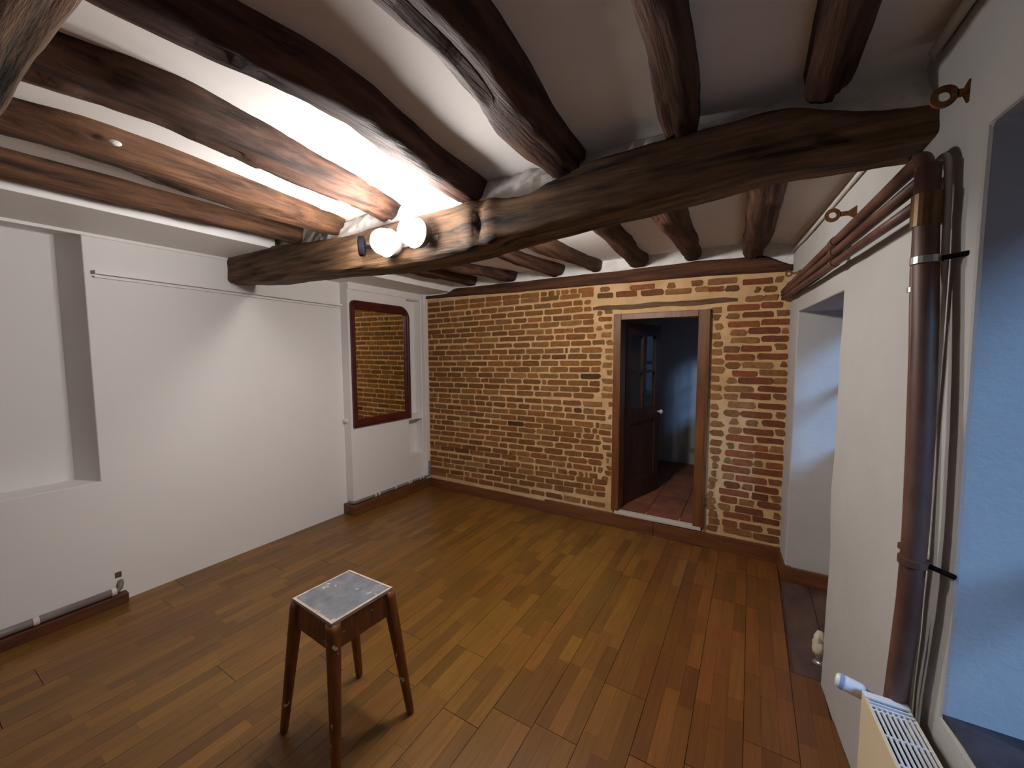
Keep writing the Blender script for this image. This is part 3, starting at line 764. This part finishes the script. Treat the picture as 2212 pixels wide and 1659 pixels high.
obj('union', ring((px_(1.352, .05), 1.352, 1.84), (0, 0, 1), 0, .028, .075), mat('bare_brass', lin(112, 82, 48), lin(80, 56, 34), scale=(20, 20, 20), rough=.4, metal=.4), hp)
obj('thin_collar', ring((px_(1.40, .045), 1.40, 1.66), (0, 0, 1), 0, .0145, .012), silver, hp)
obj('thin_collar', ring((px_(1.352, .045), 1.352, 1.01), (0, 0, 1), 0, .0145, .012), pipe_m, hp)
for y in (2.13, 3.08):
    f = (3.34-y)/1.95
    bm = bmesh.new()
    for zz, r in ((1.925+.05*f, .0215), (1.902+.02*f, .0205), (1.878-.01*f, .0185)):
        tube(bm, [(px_(y-.025, .05), y-.025, zz), (px_(y+.025, .05), y+.025, zz)], r, 14)
    o = obj('run_clamp', bm, pipe_m, hp)
    bm = box(px_(y, .045), RX(y)+.004, y-.012, y+.012, 1.89, 1.91); obj('clamp_stem', bm, pipe_m, o)
bm = bmesh.new(); pts = [(px_(1.30, .015), 1.30, 2.00), (px_(1.272, .015), 1.272, 1.985)]
pts = [tuple(p) for p in arc((px_(1.31, .016), 1.31, 1.945), .03, PI*.5, PI, (0, 1, 0), (0, 0, 1), 6)]
pts += [(px_(y, .014), y, z) for y, z in ((1.270, 1.85), (1.262, 1.70), (1.262, 1.5), (1.262, 1.2), (1.262, 1.0), (1.265, .8), (1.278, .64), (1.285, .45))]
pts = [(px_(1.36, .03), 1.36, 1.97)] + pts
# riser of painted conduit beside the pipes
c = obj('conduit', tube(bmesh.new(), [(RX(p[1]+.09)-.012, p[1]+.09, p[2]) for p in pts], .0075, 10), cond_w, smooth=True)
tag(c, 'thin off-white conduit running down the wall beside the brown pipes', 'conduit')

# white conduits in the ceiling corner
bm = bmesh.new(); tube(bm, [(RX(y)-.016, y, z) for y, z in ((1.47, 2.262), (1.33, 2.272), (1.0, 2.275), (.25, 2.275))], .012, 12)
c = obj('conduit', bm, cond_w, smooth=True); tag(c, 'white conduit in the ceiling corner above the right wall, nearest the camera', 'conduit')
bm = bmesh.new(); tube(bm, [(RX(y)-.012, y, z) for y, z in ((3.33, 2.19), (3.0, 2.178), (2.5, 2.176), (2.0, 2.18), (1.68, 2.185))], .009, 10)
c = obj('conduit', bm, cond_w, smooth=True); tag(c, 'white conduit along the ceiling corner beyond the cross beam', 'conduit')

# ---------------------------------------------------------------- iron curtain-rod brackets
def bracket(y, z, L, R, label, th=.008, hw=.024):
    bm = bmesh.new(); root = RX(y)+.004; n = 20
    cxr = root-L+R
    # ring
    o_ = []; 
    for s in (-th/2, th/2):
        o_.append(([bm.verts.new((cxr+R*math.cos(2*PI*k/n), y+s, z+R*math.sin(2*PI*k/n))) for k in range(n)],
                   [bm.verts.new((cxr+R*.48*math.cos(2*PI*k/n), y+s, z+R*.48*math.sin(2*PI*k/n))) for k in range(n)]))
    (a0, b0), (a1, b1) = o_
    for k in range(n):
        j = (k+1) % n
        bm.faces.new([a0[k], a0[j], b0[j], b0[k]]); bm.faces.new([a1[k], b1[k], b1[j], a1[j]])
        bm.faces.new([a0[k], a1[k], a1[j], a0[j]]); bm.faces.new([b0[k], b0[j], b1[j], b1[k]])
    t = thing('curtain_bracket', label, 'bracket', (root, y, z-R), 'rusty iron brackets on the right wall')
    obj('ring', bm, rust, t)
    x0 = cxr+R*.88; nk = R*.34; xm = x0+(root-x0)*.45
    prof = [(x0, nk), (xm, nk*.9), (root-.006, hw), (root, hw), (root, -hw), (root-.006, -hw), (xm, -nk*.9), (x0, -nk)]
    bm = bmesh.new()
    f = [bm.verts.new((x, y-th/2, z+d)) for x, d in prof]; g_ = [bm.verts.new((x, y+th/2, z+d)) for x, d in prof]
    bm.faces.new(f[::-1]); bm.faces.new(g_)
    for k in range(len(f)): bm.faces.new([f[k], f[(k+1) % len(f)], g_[(k+1) % len(f)], g_[k]])
    obj('fishtail_plate', bm, rust, t)
bracket(1.336, 2.087, .068, .024, 'rusty iron ring bracket on the right wall above the cross beam end')
bracket(2.07, 2.052, .105, .026, 'rusty iron ring bracket above the middle of the horizontal pipes')
bracket(3.09, 2.003, .085, .020, 'rusty iron ring bracket beside the top corner of the brick wall', hw=.02)

# ---------------------------------------------------------------- radiator with thermostat
ra = thing('radiator', 'panel radiator with lamp-warm tinted panels and white grille under the second window recess', 'radiator', (3.60, .9, .10))
RY0, RY1, RZ0, RZ1 = .45, 1.312, .12, .622
def skewbox(off0, off1, y0, y1, z0, z1, bm=None):
    bm = bm or bmesh.new()
    q = [(RX(y0)-off0, y0), (RX(y0)-off1, y0), (RX(y1)-off1, y1), (RX(y1)-off0, y1)]
    return hexa(bm, [(x, y, z0) for x, y in q], [(x, y, z1) for x, y in q])
obj('front_panel', skewbox(.122, .114, RY0, RY1, RZ0, RZ1-.004), rad_m, ra, bevel=.002)
obj('rear_panel', skewbox(.040, .034, RY0, RY1, RZ0, RZ1-.004), rad_m, ra)
obj('convector_fins', skewbox(.104, .046, RY0+.03, RY1-.03, RZ0+.03, RZ1-.06), dark_in, ra)
for y in (RY0, RY1-.006): obj('side_panel', skewbox(.114, .040, y, y+.006, RZ0+.01, RZ1-.004), radw_m, ra)
obj('grille_end', skewbox(.1215, .0345, RY1-.022, RY1, RZ1-.006, RZ1), radw_m, ra, bevel=.001)
for i in range(2): obj('grille_cross_bar', skewbox(.119, .037, RY1-.036-.012*i, RY1-.031-.012*i, RZ1-.006, RZ1-.001), radw_m, ra)
y = RY1-.06
while y > RY0+.04:
    obj('grille_cross_bar', skewbox(.119, .037, y, y+.004, RZ1-.007, RZ1-.002), radw_m, ra); y -= .074
for i in range(9):
    o0 = .120-.0102*i
    obj('grille_bar', skewbox(o0, o0-.0032, RY0, RY1-.052, RZ1-.007, RZ1), radw_m, ra)
vx, vy, vz = RX(1.33)-.105, 1.338, .597
bm = bmesh.new(); tube(bm, [(RX(1.345)-.055, 1.345, .585), (vx+.01, vy+.004, vz-.004), (vx-.004, vy, vz)], [.009, .010, .013], 12); vb = obj('valve_body', bm, silver, ra, smooth=True)
bm = bmesh.new(); tube(bm, [(vx-.004, vy, vz), (vx-.012, vy+.001, vz+.001), (vx-.045, vy+.006, vz+.006), (vx-.06, vy+.008, vz+.008), (vx-.063, vy+.009, vz+.008)], [.017, .019, .0195, .018, .014], 20)
o = obj('thermostat_head', bm, plastic, ra, smooth=True); o['label'] = 'white thermostatic radiator head'
bm = bmesh.new(); tube(bm, [(vx-.047, vy+.0063, vz+.0063), (vx-.056, vy+.0076, vz+.0076)], .0200, 20); obj('number_ring', bm, mat('pale_blue_print', lin(150, 160, 190), rough=.5), o)
# painted board lying across the sill in front of the second window
bd = obj('painted_board', hexa(bmesh.new(), [(3.68, 1.00, .668), (4.0, 1.07, .668), (4.0, 1.125, .668), (3.675, 1.06, .668)], [(3.68, 1.00, .684), (4.0, 1.07, .684), (4.0, 1.125, .684), (3.675, 1.06, .684)]), cond_g, bevel=.003)
tag(bd, 'narrow grey painted board lying on the slate window sill', 'board')
bm = bmesh.new(); tube(bm, [(3.72, 1.045, .684), (3.72, 1.045, .6855)], .004, 10); obj('screw', bm, black, bd)

# ---------------------------------------------------------------- floor-level pipes
lp = thing('floor_pipe', 'grey plastic pipe on the skirting below the blind niche', 'pipe', (.03, 0, .06))
bm = bmesh.new(); tube(bm, [(.028, y, .083) for y in (-2.5, .1, .73)], .0205, 14); obj('pipe', bm, grey_pipe, lp, smooth=True)
bm = bmesh.new(); tube(bm, [(.028, .73, .083), (.028, .752, .084), (.026, .765, .094), (.024, .77, .112), (.0, .775, .125)], [.013, .014, .014, .014, .014], 12); obj('elbow', bm, grey_pipe, lp, smooth=True)
for y in (-.4, .05, .43, .735): obj('pipe_clip', ring((.028, y, .083), (0, 1, 0), 0, .0235, .022), cond_w, lp)
hb = obj('wall_hole', box(-.003, .0015, .752, .782, .15, .185), mat('broken_plaster', lin(112, 92, 70), lin(70, 54, 40), scale=(60, 60, 60), rough=1), wall_left)
bp = thing('floor_pipe', 'grey pipe with white clips on the skirting of the chimney breast', 'pipe', (.125, 2.86, .098))
bm = bmesh.new(); tube(bm, [(.06, 2.352, .118), (.10, 2.352, .118), (.122, 2.37, .117), (.125, 2.40, .117), (.126, 2.8, .117), (.130, 3.27, .116), (.14, 3.31, .118), (.156, 3.335, .13), (.162, 3.343, .16), (.163, 3.345, .20), (.163, 3.346, .295)], .0145, 12)
obj('pipe', bm, grey_pipe, bp, smooth=True)
for y in (2.60, 2.645, 2.86, 3.05, 3.08, 3.22, 3.265): obj('pipe_clip', ring((.126, y, .117), (0, 1, 0), 0, .0185, .018), cond_w, bp)

# lump of old plaster at the foot of the pier
bm = bmesh.new(); bmesh.ops.create_icosphere(bm, subdivisions=3, radius=1)
for v in bm.verts:
    d = 1+.35*fbm((v.co.x*1.6, v.co.y*1.6, v.co.z*1.6+3)); v.co = Vector((RX(2.2)-.012+v.co.x*.022*d, 2.215+v.co.y*.035*d, .165+v.co.z*.062*d))
o = obj('plaster_lump', bm, mat('cream_plaster', lin(206, 196, 170), rough=.95, bump=.5, bscale=(50, 50, 50), bdist=.005), smooth=True)
tag(o, 'cream lump of broken plaster on the edge of the pier near the floor', 'plaster')
bm = bmesh.new(); tube(bm, [(RX(2.2)+.02, 2.20, .075), (RX(2.2)-.02, 2.225, .072), (RX(2.2)-.03, 2.235, .055)], [.012, .013, .008], 12)
o = obj('pipe_stub', bm, silver, smooth=True); tag(o, 'small grey metal pipe stub below the plaster lump', 'pipe')

# ---------------------------------------------------------------- stool
st = thing('stool', 'small wooden stool with paint-spattered grey top standing on the parquet', 'stool', (1.905, .96, 0))
TZ = .55
TC = [Vector((2.027, .823, 0)), Vector((2.040, 1.092, 0)), Vector((1.773, 1.088, 0)), Vector((1.759, .838, 0))]     # top corners
FC = [Vector((2.083, .781, 0)), Vector((2.096, 1.126, 0)), Vector((1.745, 1.142, 0)), Vector((1.717, .800, 0))]     # feet
ctr = sum(TC, Vector())/4
ins = lambda c, f: ctr+(c-ctr)*f
def quadslab(f, z0, z1):
    return hexa(bmesh.new(), [tuple(ins(c, f)+Vector((0, 0, z0))) for c in TC], [tuple(ins(c, f)+Vector((0, 0, z1))) for c in TC])
bm = bmesh.new()
o1 = [bm.verts.new(ins(c, 1)+Vector((0, 0, TZ))) for c in TC]; i1 = [bm.verts.new(ins(c, .925)+Vector((0, 0, TZ))) for c in TC]
o0 = [bm.verts.new(ins(c, 1.0)+Vector((0, 0, TZ-.012))) for c in TC]; i0 = [bm.verts.new(ins(c, .925)+Vector((0, 0, TZ-.006))) for c in TC]
for k in range(4):
    j = (k+1) % 4
    bm.faces.new([o1[k], o1[j], i1[j], i1[k]]); bm.faces.new([o0[k], o0[j], o1[j], o1[k]]); bm.faces.new([i1[k], i1[j], i0[j], i0[k]])
obj('seat_rim', bm, stoolrim, st)
obj('seat_top', quadslab(.935, TZ-.016, TZ-.002), stooltop, st)
obj('seat_board', quadslab(.985, TZ-.03, TZ-.012), stoolw, st)
for k in range(4):
    a, b = TC[k], TC[(k+1) % 4]
    e = (b-a).normalized(); nn = Vector((e.y, -e.x, 0)); a2, b2 = a+e*.01, b-e*.01
    sl = .006
    q0 = [a2-nn*.002+nn*sl, b2-nn*.002+nn*sl, b2-nn*.024+nn*sl, a2-nn*.024+nn*sl]; q1 = [a2-nn*.002, b2-nn*.002, b2-nn*.024, a2-nn*.024]
    bm = hexa(bmesh.new(), [tuple(p+Vector((0, 0, TZ-.105))) for p in q0], [tuple(p+Vector((0, 0, TZ-.012))) for p in q1])
    bmesh.ops.recalc_face_normals(bm, faces=bm.faces); obj('apron', bm, stoolw, st)
for k in range(4):
    tp, ft = ins(TC[k], .90), ins(FC[k], .985); bm = bmesh.new(); R_ = []
    for f in (0, .04, .2, .5, .8, .97, 1.0):
        c = tp.lerp(ft, f) + Vector((0, 0, (TZ-.013)*(1-f))); h = (.0225-.009*max(0, (f-.15)/.85))
        if f == 1.0: h *= .85
        ring_ = []
        for i in range(16):
            a = 2*PI*i/16; ca, sa = math.cos(a), math.sin(a)
            ring_.append(bm.verts.new(c+Vector((math.copysign(abs(ca)**.6, ca)*h, math.copysign(abs(sa)**.6, sa)*h, 0))))
        R_.append(ring_)
    for a, b in zip(R_, R_[1:]):
        for i in range(16): bm.faces.new([a[i], b[i], b[(i+1) % 16], a[(i+1) % 16]])
    bm.faces.new(R_[0]); bm.faces.new(R_[-1][::-1])
    bmesh.ops.recalc_face_normals(bm, faces=bm.faces); obj('leg', bm, stoolw, st, smooth=True)
